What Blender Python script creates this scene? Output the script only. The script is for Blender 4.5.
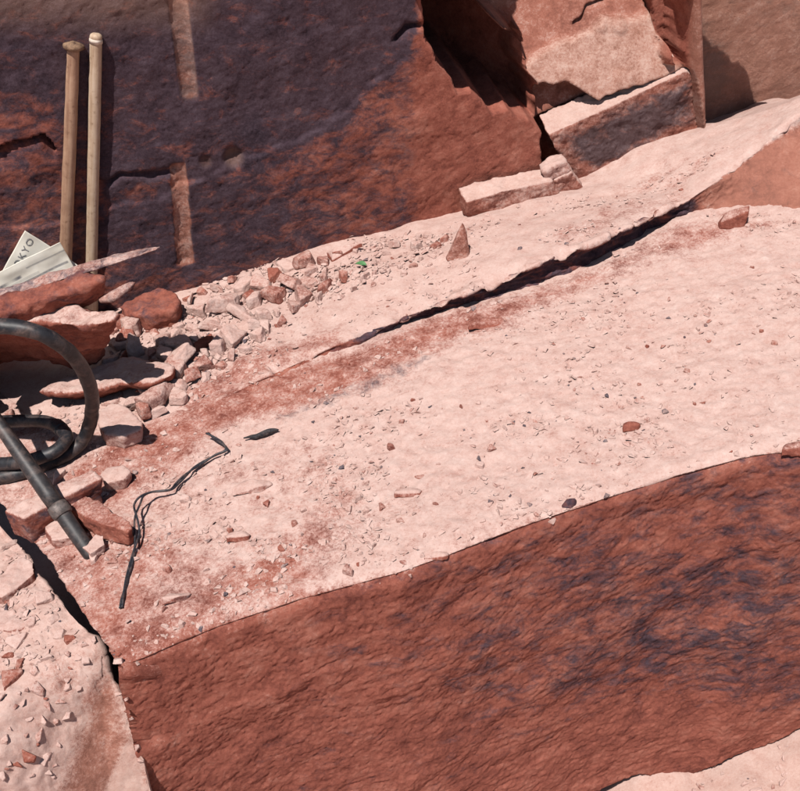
import bpy, bmesh, math, random
import numpy as np
from mathutils import Vector, Matrix
from mathutils.bvhtree import BVHTree

for o in list(bpy.data.objects):
    bpy.data.objects.remove(o)
scene = bpy.context.scene
COL = scene.collection

# ------------------------------------------------------------------ camera
PITCH = math.radians(38); DIST = 2.9; HFOV = math.radians(40)
CAM = np.array([0, -DIST*math.cos(PITCH), DIST*math.sin(PITCH)])
cam_d = bpy.data.cameras.new('camera'); cam = bpy.data.objects.new('camera', cam_d); COL.objects.link(cam)
cam.location = CAM; cam.rotation_euler = (math.radians(90)-PITCH, 0, 0)
cam_d.sensor_fit = 'HORIZONTAL'; cam_d.sensor_width = 36; cam_d.lens = 18/math.tan(HFOV/2)
cam_d.clip_start = 0.05; cam_d.clip_end = 500
scene.camera = cam

# ------------------------------------------------------------------ light
SUN_EL = math.radians(64); SUN_AZ = math.radians(30)      # azimuth: degrees left of straight behind the camera
SUN = np.array([-math.cos(SUN_EL)*math.sin(SUN_AZ), -math.cos(SUN_EL)*math.cos(SUN_AZ), math.sin(SUN_EL)])
world = bpy.data.worlds.new('World'); scene.world = world; world.use_nodes = True
wn = world.node_tree.nodes; wl = world.node_tree.links
sky = wn.new('ShaderNodeTexSky'); sky.sky_type = 'NISHITA'; sky.sun_disc = False
sky.sun_elevation = SUN_EL; sky.sun_rotation = math.atan2(SUN[0], SUN[1])
bgn = wn['Background']; bgn.inputs['Strength'].default_value = 0.05
wl.new(sky.outputs[0], bgn.inputs['Color'])
sun_d = bpy.data.lights.new('sun', 'SUN'); sun = bpy.data.objects.new('sun', sun_d); COL.objects.link(sun)
sun_d.energy = 5.0; sun_d.angle = math.radians(0.5); sun_d.color = (1, .95, .90)
sun.rotation_euler = Vector(SUN).to_track_quat('Z', 'Y').to_euler()
sun.location = (-2, -3, 6)
vs = scene.view_settings
scene.cycles.diffuse_bounces = 1                                    # film-like contrast: little fill in the shadows
vs.view_transform = 'Standard'; vs.look = 'None'; vs.exposure = 0.28; vs.gamma = 1; vs.use_curve_mapping = False

# ------------------------------------------------------------------ geometry helpers
rng = np.random.default_rng(7); random.seed(7)
FPX = 400/math.tan(HFOV/2)
CF = np.array([0, math.cos(PITCH), -math.sin(PITCH)]); CU = np.array([0, math.sin(PITCH), math.cos(PITCH)]); CR = np.array([1., 0, 0])
def ray(px, py):
    d = CF*FPX + CR*(px-400) - CU*(py-395.5); return d/np.linalg.norm(d)
def project(P):
    Q = P-CAM; w = Q@CF
    return 400+FPX*(Q@CR)/w, 395.5-FPX*(Q@CU)/w
DIP = math.tan(math.radians(10))
def bed(x): return DIP*x
NB = np.array([-DIP, 0, 1.]); NB /= np.linalg.norm(NB)
def on_bed(px, py, h=0.0):
    d = ray(px, py); return CAM + d*(np.dot(np.array([0, 0, h])-CAM, NB)/np.dot(d, NB))
def on_plane(px, py, p0, n):
    d = ray(px, py); return CAM + d*(np.dot(p0-CAM, n)/np.dot(d, n))
WA = on_bed(200, 288); WB = on_bed(800, 112)
WS = WB-WA; WS[2] = 0; WS /= np.linalg.norm(WS)                     # along the wall
WH = np.array([WS[1], -WS[0], 0.])                                  # horizontal, out of the wall
LEAN = math.radians(-2)
WT = np.array([0, 0, 1.])*math.cos(LEAN) - WH*math.sin(LEAN)        # up the wall
WN = WH*math.cos(LEAN) + np.array([0, 0, 1.])*math.sin(LEAN)
def on_wall(px, py, off=0.0): return on_plane(px, py, WA+WN*off, WN)

_g = np.array([[1,1,0],[-1,1,0],[1,-1,0],[-1,-1,0],[1,0,1],[-1,0,1],[1,0,-1],[-1,0,-1],[0,1,1],[0,-1,1],[0,1,-1],[0,-1,-1],[1,1,0],[-1,1,0],[0,-1,1],[0,-1,-1]], dtype=np.float32)
_p = np.concatenate([rng.permutation(256)]*3).astype(np.int32)
def perlin(P):
    P = np.asarray(P, dtype=np.float32); sh = P.shape[:-1]; P = P.reshape(-1, 3)
    i = np.floor(P).astype(np.int32); f = P-i; i &= 255
    u = f*f*f*(f*(f*6-15)+10)
    out = 0
    for dx in (0, 1):
        wx = u[:, 0] if dx else 1-u[:, 0]
        a = _p[i[:, 0]+dx]
        for dy in (0, 1):
            wy = u[:, 1] if dy else 1-u[:, 1]
            b = _p[a+i[:, 1]+dy]
            for dz in (0, 1):
                wz = u[:, 2] if dz else 1-u[:, 2]
                g = _g[_p[b+i[:, 2]+dz] & 15]
                out = out + wx*wy*wz*(g[:, 0]*(f[:, 0]-dx)+g[:, 1]*(f[:, 1]-dy)+g[:, 2]*(f[:, 2]-dz))
    return out.reshape(sh)
def fbm(P, octs=4, gain=.5):
    r = 0; a = 1; P = np.array(P)
    for k in range(octs):
        r = r + a*perlin(P+17.3*k); P = P*2.03; a *= gain
    return r
def ridged(P, octs=4, gain=.55):
    r = 0; a = 1; P = np.array(P)
    for k in range(octs):
        r = r + a*(0.5-np.abs(perlin(P+9.1*k))*1.6); P = P*2.07; a *= gain
    return r
def sstep(a, b, x):
    t = np.clip((x-a)/(b-a), 0, 1); return t*t*(3-2*t)
def poly_sd(px, py, poly):
    """signed distance in pixels to a polygon, positive inside"""
    d = np.full(px.shape, 1e9); ins = np.zeros(px.shape, bool); n = len(poly)
    for k in range(n):
        x0, y0 = poly[k]; x1, y1 = poly[(k+1) % n]
        ex, ey = x1-x0, y1-y0
        t = np.clip(((px-x0)*ex+(py-y0)*ey)/(ex*ex+ey*ey+1e-9), 0, 1)
        d = np.minimum(d, np.hypot(px-x0-t*ex, py-y0-t*ey))
        if y0 != y1:
            c = ((y0 > py) != (y1 > py)) & (px < x0+(py-y0)*ex/(y1-y0))
            ins ^= c
    return np.where(ins, d, -d)
def soft(px, py, poly, f): return sstep(-f, f, poly_sd(px, py, poly))
def line_d(px, py, pts):
    """distance to a polyline and signed side (positive = right of travel, i.e. below for a line going right)"""
    d = np.full(px.shape, 1e9); sd = np.zeros(px.shape); tt = np.zeros(px.shape)
    n = len(pts)-1
    for k in range(n):
        x0, y0 = pts[k]; x1, y1 = pts[k+1]
        ex, ey = x1-x0, y1-y0; L = math.hypot(ex, ey)
        t = np.clip(((px-x0)*ex+(py-y0)*ey)/(L*L), 0, 1)
        dd = np.hypot(px-x0-t*ex, py-y0-t*ey); m = dd < d
        d = np.where(m, dd, d); sd = np.where(m, (ex*(py-y0)-ey*(px-x0))/L, sd); tt = np.where(m, (k+t)/n, tt)
    return d, sd, tt
def resample(pts, n):
    pts = np.asarray(pts, float); s = np.r_[0, np.cumsum(np.linalg.norm(np.diff(pts, axis=0), axis=1))]
    u = np.linspace(0, s[-1], n)
    return np.stack([np.interp(u, s, pts[:, k]) for k in range(pts.shape[1])], 1)

def new_mesh(name, V, faces, mask=None, smooth=True):
    """faces: (n,3) or (n,4) int array"""
    me = bpy.data.meshes.new(name); V = np.asarray(V, np.float32); F = np.asarray(faces, np.int32)
    k = F.shape[1]
    me.vertices.add(len(V)); me.vertices.foreach_set('co', V.ravel())
    me.loops.add(F.size); me.loops.foreach_set('vertex_index', F.ravel())
    me.polygons.add(len(F)); me.polygons.foreach_set('loop_start', np.arange(0, F.size, k, dtype=np.int32))
    me.polygons.foreach_set('loop_total', np.full(len(F), k, np.int32))
    me.update(calc_edges=True); me.validate()
    if mask is not None:
        at = me.color_attributes.new('mask', 'FLOAT_COLOR', 'POINT')
        c = np.ones((len(V), 4), np.float32); c[:, :3] = mask; at.data.foreach_set('color', c.ravel())
    me.polygons.foreach_set('use_smooth', np.full(len(F), smooth, bool))
    return me
def grid_faces(nu, nv, off=0):
    i, j = np.meshgrid(np.arange(nu-1), np.arange(nv-1), indexing='ij')
    a = i*nv+j+off
    return np.stack([a, a+nv, a+nv+1, a+1], -1).reshape(-1, 4)
def grid_normals(G):
    du = np.gradient(G, axis=0); dv = np.gradient(G, axis=1)
    n = np.cross(du, dv); return n/np.maximum(np.linalg.norm(n, axis=-1, keepdims=True), 1e-9)
def smooth_grid(A, it):
    for _ in range(it):
        p = np.pad(A, ((1, 1), (1, 1))+((0, 0),)*(A.ndim-2), mode='edge')
        A = (p[:-2, 1:-1]+p[2:, 1:-1]+p[1:-1, :-2]+p[1:-1, 2:]+4*A)/8
    return A
def link(name, me, mat, parent=None, loc=None):
    o = bpy.data.objects.new(name, me); COL.objects.link(o)
    if mat is not None and len(me.materials) == 0: me.materials.append(mat)
    if parent: o.parent = parent
    if loc is not None: o.location = loc
    return o
def tag(o, label=None, cat=None, group=None, kind=None):
    if label: o['label'] = label
    if cat: o['category'] = cat
    if group: o['group'] = group
    if kind: o['kind'] = kind
    return o
def rebase(o):
    """put the origin at the base centre of a world-space mesh"""
    me = o.data; n = len(me.vertices); v = np.empty(n*3, np.float32); me.vertices.foreach_get('co', v); v = v.reshape(-1, 3)
    c = (v.min(0)+v.max(0))/2; c[2] = v[:, 2].min()
    me.vertices.foreach_set('co', (v-c).ravel()); me.update(); o.location = c
    return o

# ------------------------------------------------------------------ materials
def nodes_of(name):
    m = bpy.data.materials.new(name); m.use_nodes = True
    nt = m.node_tree; return m, nt.nodes, nt.links, nt.nodes['Principled BSDF']
def noise_n(N, L, co, scale, detail=6, rough=.6, dist=0):
    n = N.new('ShaderNodeTexNoise'); n.inputs['Scale'].default_value = scale; n.inputs['Detail'].default_value = detail
    n.inputs['Roughness'].default_value = rough; n.inputs['Distortion'].default_value = dist
    L.new(co, n.inputs['Vector']); return n.outputs['Fac']
def ramp_n(N, L, fac, stops):
    r = N.new('ShaderNodeValToRGB'); L.new(fac, r.inputs['Fac'])
    el = r.color_ramp.elements
    while len(el) < len(stops): el.new(.5)
    for e, (p, c) in zip(el, stops): e.position = p; e.color = (*c, 1) if len(c) == 3 else c
    return r.outputs['Color']
def math_n(N, L, op, a, b=None, clamp=False):
    m = N.new('ShaderNodeMath'); m.operation = op; m.use_clamp = clamp
    for k, v in enumerate((a, b)):
        if v is None: continue
        if isinstance(v, (int, float)): m.inputs[k].default_value = v
        else: L.new(v, m.inputs[k])
    return m.outputs[0]
def mix_n(N, L, fac, a, b, blend='MIX'):
    m = N.new('ShaderNodeMix'); m.data_type = 'RGBA'; m.blend_type = blend
    if isinstance(fac, (int, float)): m.inputs['Factor'].default_value = fac
    else: L.new(fac, m.inputs['Factor'])
    for k, v in ((6, a), (7, b)):
        if isinstance(v, tuple): m.inputs[k].default_value = (*v, 1)
        else: L.new(v, m.inputs[k])
    return m.outputs[2]
def bump_n(N, L, height, strength, dist, prev=None):
    b = N.new('ShaderNodeBump'); b.inputs['Strength'].default_value = strength; b.inputs['Distance'].default_value = dist
    L.new(height, b.inputs['Height'])
    if prev is not None: L.new(prev, b.inputs['Normal'])
    return b.outputs['Normal']
BARE0 = (.118, .034, .027); BARE1 = (.292, .094, .065); BARE2 = (.40, .165, .120)
DUST0 = (.36, .196, .162); DUST1 = (.468, .312, .272); DUST2 = (.55, .408, .365)
GREY0 = (.013, .013, .022); GREY1 = (.055, .053, .078)
def rock_material(name, dust=None, stain_shade=None, tan=None, per_object=False, bump=1.0, sat=1.0):
    """sandstone: bare red rock, pink dust, blue-grey weathering skin; mask attribute (R dust, G stain, B tan) or constants"""
    m, N, L, bs = nodes_of(name)
    tc = N.new('ShaderNodeTexCoord'); co = tc.outputs['Object']
    if per_object:
        oi = N.new('ShaderNodeObjectInfo'); ad = N.new('ShaderNodeVectorMath'); ad.operation = 'ADD'
        sc = N.new('ShaderNodeVectorMath'); sc.operation = 'SCALE'; sc.inputs['Scale'].default_value = 40
        cmb = N.new('ShaderNodeCombineXYZ')
        for k in range(3): L.new(oi.outputs['Random'], cmb.inputs[k])
        gp = N.new('ShaderNodeNewGeometry'); L.new(cmb.outputs[0], sc.inputs[0]); L.new(sc.outputs[0], ad.inputs[0]); L.new(gp.outputs['Position'], ad.inputs[1]); co = ad.outputs[0]
    n1 = noise_n(N, L, co, 4, 8, .62, .3); n2 = noise_n(N, L, co, 22, 7, .65); n3 = noise_n(N, L, co, 130, 5, .7); n4 = noise_n(N, L, co, 480, 3, .7)
    mixb = math_n(N, L, 'ADD', math_n(N, L, 'MULTIPLY', n1, .35), math_n(N, L, 'ADD', math_n(N, L, 'MULTIPLY', n2, .4), math_n(N, L, 'MULTIPLY', n3, .25)))
    bare = ramp_n(N, L, mixb, [(.36, BARE0), (.50, BARE1), (.64, BARE2)])
    mixd = math_n(N, L, 'ADD', math_n(N, L, 'MULTIPLY', n2, .4), math_n(N, L, 'ADD', math_n(N, L, 'MULTIPLY', n3, .35), math_n(N, L, 'MULTIPLY', n4, .25)))
    dustc = ramp_n(N, L, mixd, [(.34, DUST0), (.48, DUST1), (.64, DUST2)])
    if dust is None:
        at = N.new('ShaderNodeVertexColor'); at.layer_name = 'mask'; sp = N.new('ShaderNodeSeparateColor'); L.new(at.outputs['Color'], sp.inputs[0])
        D, S, T = sp.outputs[0], sp.outputs[1], sp.outputs[2]
    else:
        D, S, T = dust, stain_shade, tan
    if per_object and dust is not None:
        D = math_n(N, L, 'ADD', math_n(N, L, 'MULTIPLY', math_n(N, L, 'POWER', oi.outputs['Random'], .5), .75), dust-.42)
    dn = math_n(N, L, 'ADD', D, math_n(N, L, 'MULTIPLY', math_n(N, L, 'SUBTRACT', mixd, .5), 1.9))
    mr = N.new('ShaderNodeMapRange'); mr.interpolation_type = 'SMOOTHSTEP'; L.new(dn, mr.inputs[0]); mr.inputs[1].default_value = .22; mr.inputs[2].default_value = .72
    col = mix_n(N, L, mr.outputs[0], bare, dustc)
    mp5 = N.new('ShaderNodeMapping'); mp5.inputs['Scale'].default_value = (1, 1, 1.8); mp5.inputs['Rotation'].default_value = (0, math.radians(-18), 0); L.new(co, mp5.inputs[0])
    n5 = noise_n(N, L, mp5.outputs[0], 13, 10, .74, .5)
    amp5 = math_n(N, L, 'MULTIPLY', S, 4.0, True)
    grey = ramp_n(N, L, mixd, [(.38, GREY0), (.62, GREY1)])
    sn = math_n(N, L, 'ADD', S, math_n(N, L, 'MULTIPLY', math_n(N, L, 'MULTIPLY', math_n(N, L, 'SUBTRACT', n5, .5), 2.4), amp5))
    ms = N.new('ShaderNodeMapRange'); ms.interpolation_type = 'SMOOTHSTEP'; L.new(sn, ms.inputs[0]); ms.inputs[1].default_value = .3; ms.inputs[2].default_value = .95
    ms.inputs[4].default_value = .88
    col = mix_n(N, L, ms.outputs[0], col, grey)
    col = mix_n(N, L, T, col, mix_n(N, L, mixd, (.31, .16, .11), (.48, .31, .235)))
    L.new(col, bs.inputs['Base Color'])
    bs.inputs['Roughness'].default_value = .93; bs.inputs['Specular IOR Level'].default_value = .18
    n6 = noise_n(N, L, co, 75, 10, .80, .2)
    nb = bump_n(N, L, n2, .25*bump, .010)
    b6 = N.new('ShaderNodeBump'); b6.inputs['Distance'].default_value = .008; L.new(n6, b6.inputs['Height']); L.new(nb, b6.inputs['Normal'])
    L.new(math_n(N, L, 'SUBTRACT', .65*bump, math_n(N, L, 'MULTIPLY', mr.outputs[0], .50*bump)), b6.inputs['Strength']); nb = b6.outputs['Normal']; nb = bump_n(N, L, n3, .5*bump, .003, nb); nb = bump_n(N, L, n4, .5*bump, .0012, nb)
    L.new(nb, bs.inputs['Normal'])
    return m
M_MASK = rock_material('sandstone_weathered')
M_RED = rock_material('sandstone_red', .12, .42, 0.0)
M_PINK = rock_material('sandstone_dusty', .54, .0, 0.0, per_object=True)
M_GREYR = rock_material('sandstone_grey', .55, .55, 0.0)
M_CHIP = rock_material('sandstone_chip', .55, .0, 0.0)

def wood_material(name, c0, c1, c2):
    m, N, L, bs = nodes_of(name)
    tc = N.new('ShaderNodeTexCoord'); mp = N.new('ShaderNodeMapping'); L.new(tc.outputs['Object'], mp.inputs[0]); mp.inputs['Scale'].default_value = (60, 60, 3.5)
    n = noise_n(N, L, mp.outputs[0], 1.6, 8, .65, .4); n2 = noise_n(N, L, tc.outputs['Object'], 28, 5, .6)
    f = math_n(N, L, 'ADD', math_n(N, L, 'MULTIPLY', n, .65), math_n(N, L, 'MULTIPLY', n2, .35))
    col = ramp_n(N, L, f, [(.33, c0), (.5, c1), (.66, c2)])
    n3 = noise_n(N, L, tc.outputs['Object'], 70, 4, .7)
    spots = ramp_n(N, L, n3, [(.27, (.55, .48, .43)), (.42, (1, 1, 1))])
    L.new(mix_n(N, L, 1, col, spots, 'MULTIPLY'), bs.inputs['Base Color']); bs.inputs['Roughness'].default_value = .62
    L.new(bump_n(N, L, f, .3, .002), bs.inputs['Normal']); return m
M_WOOD1 = wood_material('wood_handle_brown', (.20, .105, .065), (.33, .195, .125), (.43, .28, .19))
M_WOOD2 = wood_material('wood_handle_pale', (.29, .19, .12), (.43, .31, .215), (.52, .41, .31))
def simple_material(name, c0, c1, scale, rough, bump=.2, dist=.002, spec=.5, dusty=0, metal=0):
    m, N, L, bs = nodes_of(name)
    tc = N.new('ShaderNodeTexCoord'); n = noise_n(N, L, tc.outputs['Object'], scale, 8, .65, .2)
    col = ramp_n(N, L, n, [(.36, c0), (.66, c1)])
    if dusty:
        nd = noise_n(N, L, tc.outputs['Object'], scale*.45, 9, .72, .5)
        f = ramp_n(N, L, nd, [(.52-.14*dusty, (0, 0, 0)), (.72, (dusty, dusty, dusty))])
        col = mix_n(N, L, f, col, (.36, .24, .20))
    L.new(col, bs.inputs['Base Color']); bs.inputs['Roughness'].default_value = rough; bs.inputs['Specular IOR Level'].default_value = spec
    bs.inputs['Metallic'].default_value = metal
    L.new(bump_n(N, L, n, bump, dist), bs.inputs['Normal']); return m
M_RUBBER = simple_material('black_rubber', (.008, .008, .010), (.024, .024, .029), 60, .5, .25, .001, .4, .28)
M_STEEL = simple_material('dark_steel', (.010, .009, .010), (.036, .032, .034), 50, .55, .3, .001, .5, .3)
M_RING = simple_material('worn_steel', (.05, .042, .04), (.17, .14, .13), 80, .6, .4, .001, .5, .3, .3)
M_WIRE = simple_material('black_wire', (.010, .010, .014), (.028, .028, .036), 90, .5, .3, .001, .4, .3)
M_CHAR = simple_material('charred_wood', (.008, .008, .010), (.05, .045, .05), 120, .8, .9, .004, .3, .3)
M_INK = simple_material('ink', (.08, .08, .09), (.34, .33, .32), 160, .8, .05)
M_LEAF = simple_material('green_leaf', (.04, .13, .05), (.10, .24, .09), 60, .6, .2)
def paper_material():
    m, N, L, bs = nodes_of('printed_paper')
    at = N.new('ShaderNodeVertexColor'); at.layer_name = 'mask'; sp = N.new('ShaderNodeSeparateColor'); L.new(at.outputs['Color'], sp.inputs[0])
    tc = N.new('ShaderNodeTexCoord'); n = noise_n(N, L, tc.outputs['Object'], 90, 6, .7); n2 = noise_n(N, L, tc.outputs['Object'], 14, 4)
    ink = math_n(N, L, 'MULTIPLY', sp.outputs[0], math_n(N, L, 'ADD', n, .45), True)
    base = ramp_n(N, L, n2, [(.3, (.60, .56, .47)), (.6, (.74, .71, .63))])
    L.new(mix_n(N, L, ink, base, (.09, .09, .11)), bs.inputs['Base Color']); bs.inputs['Roughness'].default_value = .85
    return m
M_PAPER = paper_material()

# ------------------------------------------------------------------ the rock masses
def noise_face(P, amp=1.0):
    """hackly split-face relief in metres; grain runs along the bedding"""
    s = P@WS; d = P@WH; z = P[..., 2]-.30*s
    q = np.stack([s*7.5, d*9, z*10.5], -1)
    w = fbm(q*.6+40, 3)[..., None]*np.array([.25, .25, .2]); q = q+w
    st = fbm(q*.55+20, 3)*5; stp = np.floor(st)+sstep(.82, 1.0, st-np.floor(st))
    r = fbm(q*.4, 3)*.012 + stp*.0012 + fbm(q*1.6, 2)*.0020 + fbm(q*np.array([3.4, 3.4, 5])+3, 3, .65)*.0023 + fbm(q*11+1, 3, .65)*.0022
    return r*amp

# --- front block: top sheet + split front face folded over the edge, left side in the crack
edge_px = [(114, 669), (160, 650), (215, 627), (300, 599), (400, 572), (440, 558), (520, 527), (600, 500), (680, 474), (745, 457), (775, 452), (800, 453), (960, 415)]
crack_px = [(114, 669), (107, 648), (92, 626), (76, 600), (52, 562), (35, 542), (10, 512), (-40, 460)]
NU, NVT, NVF, NS = 560, 260, 270, 14
E = resample([on_bed(*p) for p in edge_px], NU)
Lf = [on_bed(*p) for p in crack_px]; Lf.append(Lf[-1]+np.array([-.25, .62, -.044])); Lf = resample(Lf, NVT)
Rt = resample([E[-1], E[-1]+np.array([.45, 1.45, 0])], NVT)
Bk = resample([Lf[-1], Rt[-1]], NU)
u = np.linspace(0, 1, NU)[:, None, None]; v = np.linspace(0, 1, NVT)[None, :, None]
T = (1-u)*Lf[None]+u*Rt[None]+(1-v)*E[:, None]+v*Bk[:, None]-((1-u)*(1-v)*E[0]+u*(1-v)*E[-1]+(1-u)*v*Bk[0]+u*v*Bk[-1])
T[..., 2] = bed(T[..., 0])
FZ = 1.28
fall = np.linspace(0, 1, NVF)[None, :, None]
batter = np.array([.01, -.02, -1.0])*FZ
Fc = E[:, None]+fall*batter
G = np.concatenate([T[:, ::-1], Fc[:, 1:]], 1)                      # rows: back -> edge -> down the face
side = np.stack([G[0]+min(k, 7)/7*np.array([.20, .14, -.16])+max(0, k-7)/7*np.array([0, 0, -1.3]) for k in range(NS, 0, -1)], 0)
G = np.concatenate([side, G], 0)
nrm = smooth_grid(-grid_normals(G), 14)
nrm /= np.linalg.norm(nrm, axis=-1, keepdims=True)
if nrm[NU//2, 40, 2] < 0: nrm = -nrm
row = np.arange(G.shape[1])[None, :]; isface = sstep(NVT-3, NVT+3, row+0*G[..., 0]); ifd = sstep(NVT-14, NVT+10, row+0*G[..., 0])
px, py = project(G)
q = G*1.0
dTop = fbm(q*2.2, 3)*.007 + fbm(q*9+4, 4)*.0045 + fbm(q*34+1, 3, .6)*.0032 + ridged(q*np.array([16, 24, 16])+2, 3)*.0016
edge_d = np.abs(row-NVT)*.0045
chip = np.clip(fbm(G*14+8, 3)-.18, 0, 1)*.020*np.exp(-(edge_d/.022)**2)
worn = .016*np.exp(-(edge_d/.018)**2)
dFace = noise_face(G)
# foot of the face: undercut that curls in above the ground
foot_px = [(520, 824), (600, 790), (640, 774), (680, 777), (730, 760), (765, 749), (790, 736), (830, 714), (900, 680)]
fd, fs, ft = line_d(px, py, foot_px)
under = np.where(fs > 0, np.clip(fs/9, 0, 1)*.12, 0)*isface*(px > 560)
dsp = dTop*(1-ifd)+dFace*ifd-chip-worn-under
bare_poly = [(60, 492), (110, 455), (190, 412), (270, 378), (330, 352), (420, 324), (520, 292), (590, 262), (640, 240), (690, 219), (735, 213), (775, 222), (700, 250), (640, 268), (560, 305), (470, 336), (420, 356), (330, 398), (220, 425), (150, 470), (100, 500)]
bare_m = soft(px, py, bare_poly, 16)*(1-isface)
streak = soft(px, py, [(268, 420), (320, 398), (390, 366), (425, 352), (432, 358), (400, 380), (340, 404), (285, 426)], 7)*(1-isface)
streak2 = soft(px, py, [(150, 640), (260, 560), (330, 520), (350, 530), (280, 585), (190, 640)], 30)*(1-isface)
P = G+nrm*dsp[..., None]
dust = np.clip(.92-.52*bare_m-.26*streak2-.22*sstep(480, 130, px)*sstep(380, 540, py)+.20*fbm(q*np.array([3, 6, 3])+6, 4)-.16*sstep(640, 300, px)-.12*sstep(260, 90, px), .38, 1)*(1-isface)
edge_dust = np.exp(-(edge_d/.03)**2)*isface*.16
dust = dust*(1-.35*np.exp(-(edge_d/.02)**2))+edge_dust+isface*(.02+.12*sstep(560, 200, px))
blue = soft(px, py, [(640, 560), (720, 520), (800, 545), (900, 560), (900, 690), (795, 695), (740, 720), (690, 700), (600, 640), (560, 600)], 60)
stain_shade = isface*(.27+.17*blue+.18*sstep(260, 560, px)*sstep(780, 640, py)+.15*fbm(q*2.5, 2)-.2*sstep(300, 150, px))+.55*streak
stain_shade -= isface*.25*soft(px, py, [(480, 791), (560, 730), (700, 700), (800, 720), (800, 800), (480, 820)], 30)
BP = P[NS:, NVT+2:].reshape(-1, 3); BPX = np.stack(project(BP), -1)
mask = np.stack([dust, np.clip(stain_shade, 0, 1), 0*dust], -1)
n0, n1 = G.shape[:2]
me = new_mesh('sandstone_block', P.reshape(-1, 3), grid_faces(n0, n1)[:, ::-1], mask.reshape(-1, 3))
block = tag(link('sandstone_block', me, M_MASK), 'huge split sandstone block with dusty pink top and rough red-brown front face', 'block')

# --- ledge layer lying on the block in front of the wall
#        back(px,py,h)      lip(px,py,h)        foot(px,py)
stations = [((-60, 345, .012), (90, 462, 0.004), (92, 466)),
            ((60, 325, .015), (190, 414, 0.006), (192, 420)),
            ((200, 286, .01), (268, 376, 0.012), (270, 384)),
            ((300, 256, .01), (335, 346, 0.016), (337, 356)),
            ((400, 232, .005), (398, 320, 0.032), (400, 330)),
            ((470, 214, .0), (455, 298, 0.046), (458, 314)),
            ((540, 193, .0), (512, 277, 0.065), (516, 297)),
            ((590, 178, .005), (556, 256, 0.080), (560, 281)),
            ((620, 165, .015), (590, 245, 0.084), (594, 268)),
            ((660, 148, .055), (640, 222, 0.080), (646, 238)),
            ((700, 134, .06), (684, 203, 0.050), (692, 216)),
            ((735, 126, .08), (722, 178, 0.085), (738, 211)),
            ((770, 119, .11), (760, 148, 0.125), (778, 214)),
            ((805, 108, .15), (800, 117, 0.165), (812, 218)),
            ((860, 90, .18), (850, 84, 0.200), (870, 212))]
SN = 430
bk = resample([on_bed(*s[0])+np.array([-.03, .03, .0]) for s in stations], SN); bk2 = bk+np.array([-.10, .40, -.22])
lip = resample([on_bed(*s[1]) for s in stations], SN); ft_ = resample([on_bed(*s[2], 0.0)-np.array([0, 0, .03]) for s in stations], SN)
t1 = np.linspace(0, 1, 90)[None, :, None]; t2 = np.linspace(0, 1, 34)[None, 1:, None]
t0 = np.linspace(0, 1, 13)[None, :-1, None]; LB = 12
G = np.concatenate([bk2[:, None]*(1-t0)+bk[:, None]*t0, bk[:, None]*(1-t1)+lip[:, None]*t1, lip[:, None]*(1-t2)+ft_[:, None]*t2], 1)
nrm = -grid_normals(G); nrm = smooth_grid(nrm, 2); nrm /= np.linalg.norm(nrm, axis=-1, keepdims=True)
if nrm[200, 50, 2] < 0: nrm = -nrm
px, py = project(G); row = np.arange(G.shape[1])[None, :]+0*px-LB
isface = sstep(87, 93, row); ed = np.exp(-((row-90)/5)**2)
dsp = (fbm(G*2.6+3, 3)*.014+fbm(G*11, 4)*.006)*(1-isface)+(noise_face(G, .8)+fbm(G*14, 4)*.007)*isface-ed*np.clip(fbm(G*12+2, 3)+.1, 0, 1)*.040-ed*(np.floor(fbm(G*np.array([7, 7, 2])+31, 2)*4)/4)*.03*sstep(380, 450, px)*sstep(700, 660, px)
gl = fbm(np.stack([G@WS*9, G@WS*0, G[..., 2]*60], -1), 2)*.012*isface*(px < 690)-.03*isface*np.sin(np.clip((row-90)/33, 0, 1)*3.1)*sstep(340, 420, px)*sstep(700, 660, px)
wedge = sstep(690, 712, px)*isface
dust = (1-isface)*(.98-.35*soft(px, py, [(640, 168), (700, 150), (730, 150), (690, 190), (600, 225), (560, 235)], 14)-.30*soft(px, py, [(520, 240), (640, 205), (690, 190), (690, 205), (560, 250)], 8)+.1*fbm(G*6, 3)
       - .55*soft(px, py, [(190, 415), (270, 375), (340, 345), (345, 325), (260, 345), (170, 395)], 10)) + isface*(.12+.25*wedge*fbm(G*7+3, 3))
stain_shade = isface*(1-wedge)*(.70*sstep(300, 380, px)+.15)+.22*wedge
mask = np.stack([np.clip(dust, 0, 1), stain_shade, .25*wedge], -1)
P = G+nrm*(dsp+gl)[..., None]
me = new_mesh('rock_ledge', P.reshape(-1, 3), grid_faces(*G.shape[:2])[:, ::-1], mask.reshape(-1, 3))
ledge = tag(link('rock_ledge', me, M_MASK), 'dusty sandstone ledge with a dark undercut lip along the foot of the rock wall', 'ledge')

# --- back wall with drill grooves, cavity and broken joints
s_ax = np.arange(-1.35, 2.55, .0052); t_ax = np.arange(-.20, 1.62, .0056)
SS, TT = np.meshgrid(s_ax, t_ax, indexing='ij')
W0 = WA+SS[..., None]*WS+TT[..., None]*WT
px, py = project(W0)
jit = fbm(W0*9, 3)*7
pj, yj = px+jit, py+fbm(W0*9+50, 3)*7
rel = noise_face(W0, .62)
dep = np.zeros_like(px)
cav = [(414, -34), (421, 0), (432, 50), (460, 92), (475, 91), (490, 112), (512, 108), (541, 131), (547, 110), (540, 85), (538, 48), (516, 37), (478, 2), (468, -34)]
csd = poly_sd(pj, yj, cav)
dep += sstep(-2, 5, csd)*np.interp(px, [415, 470, 500, 540], [.60, .55, .42, .26])
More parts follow.
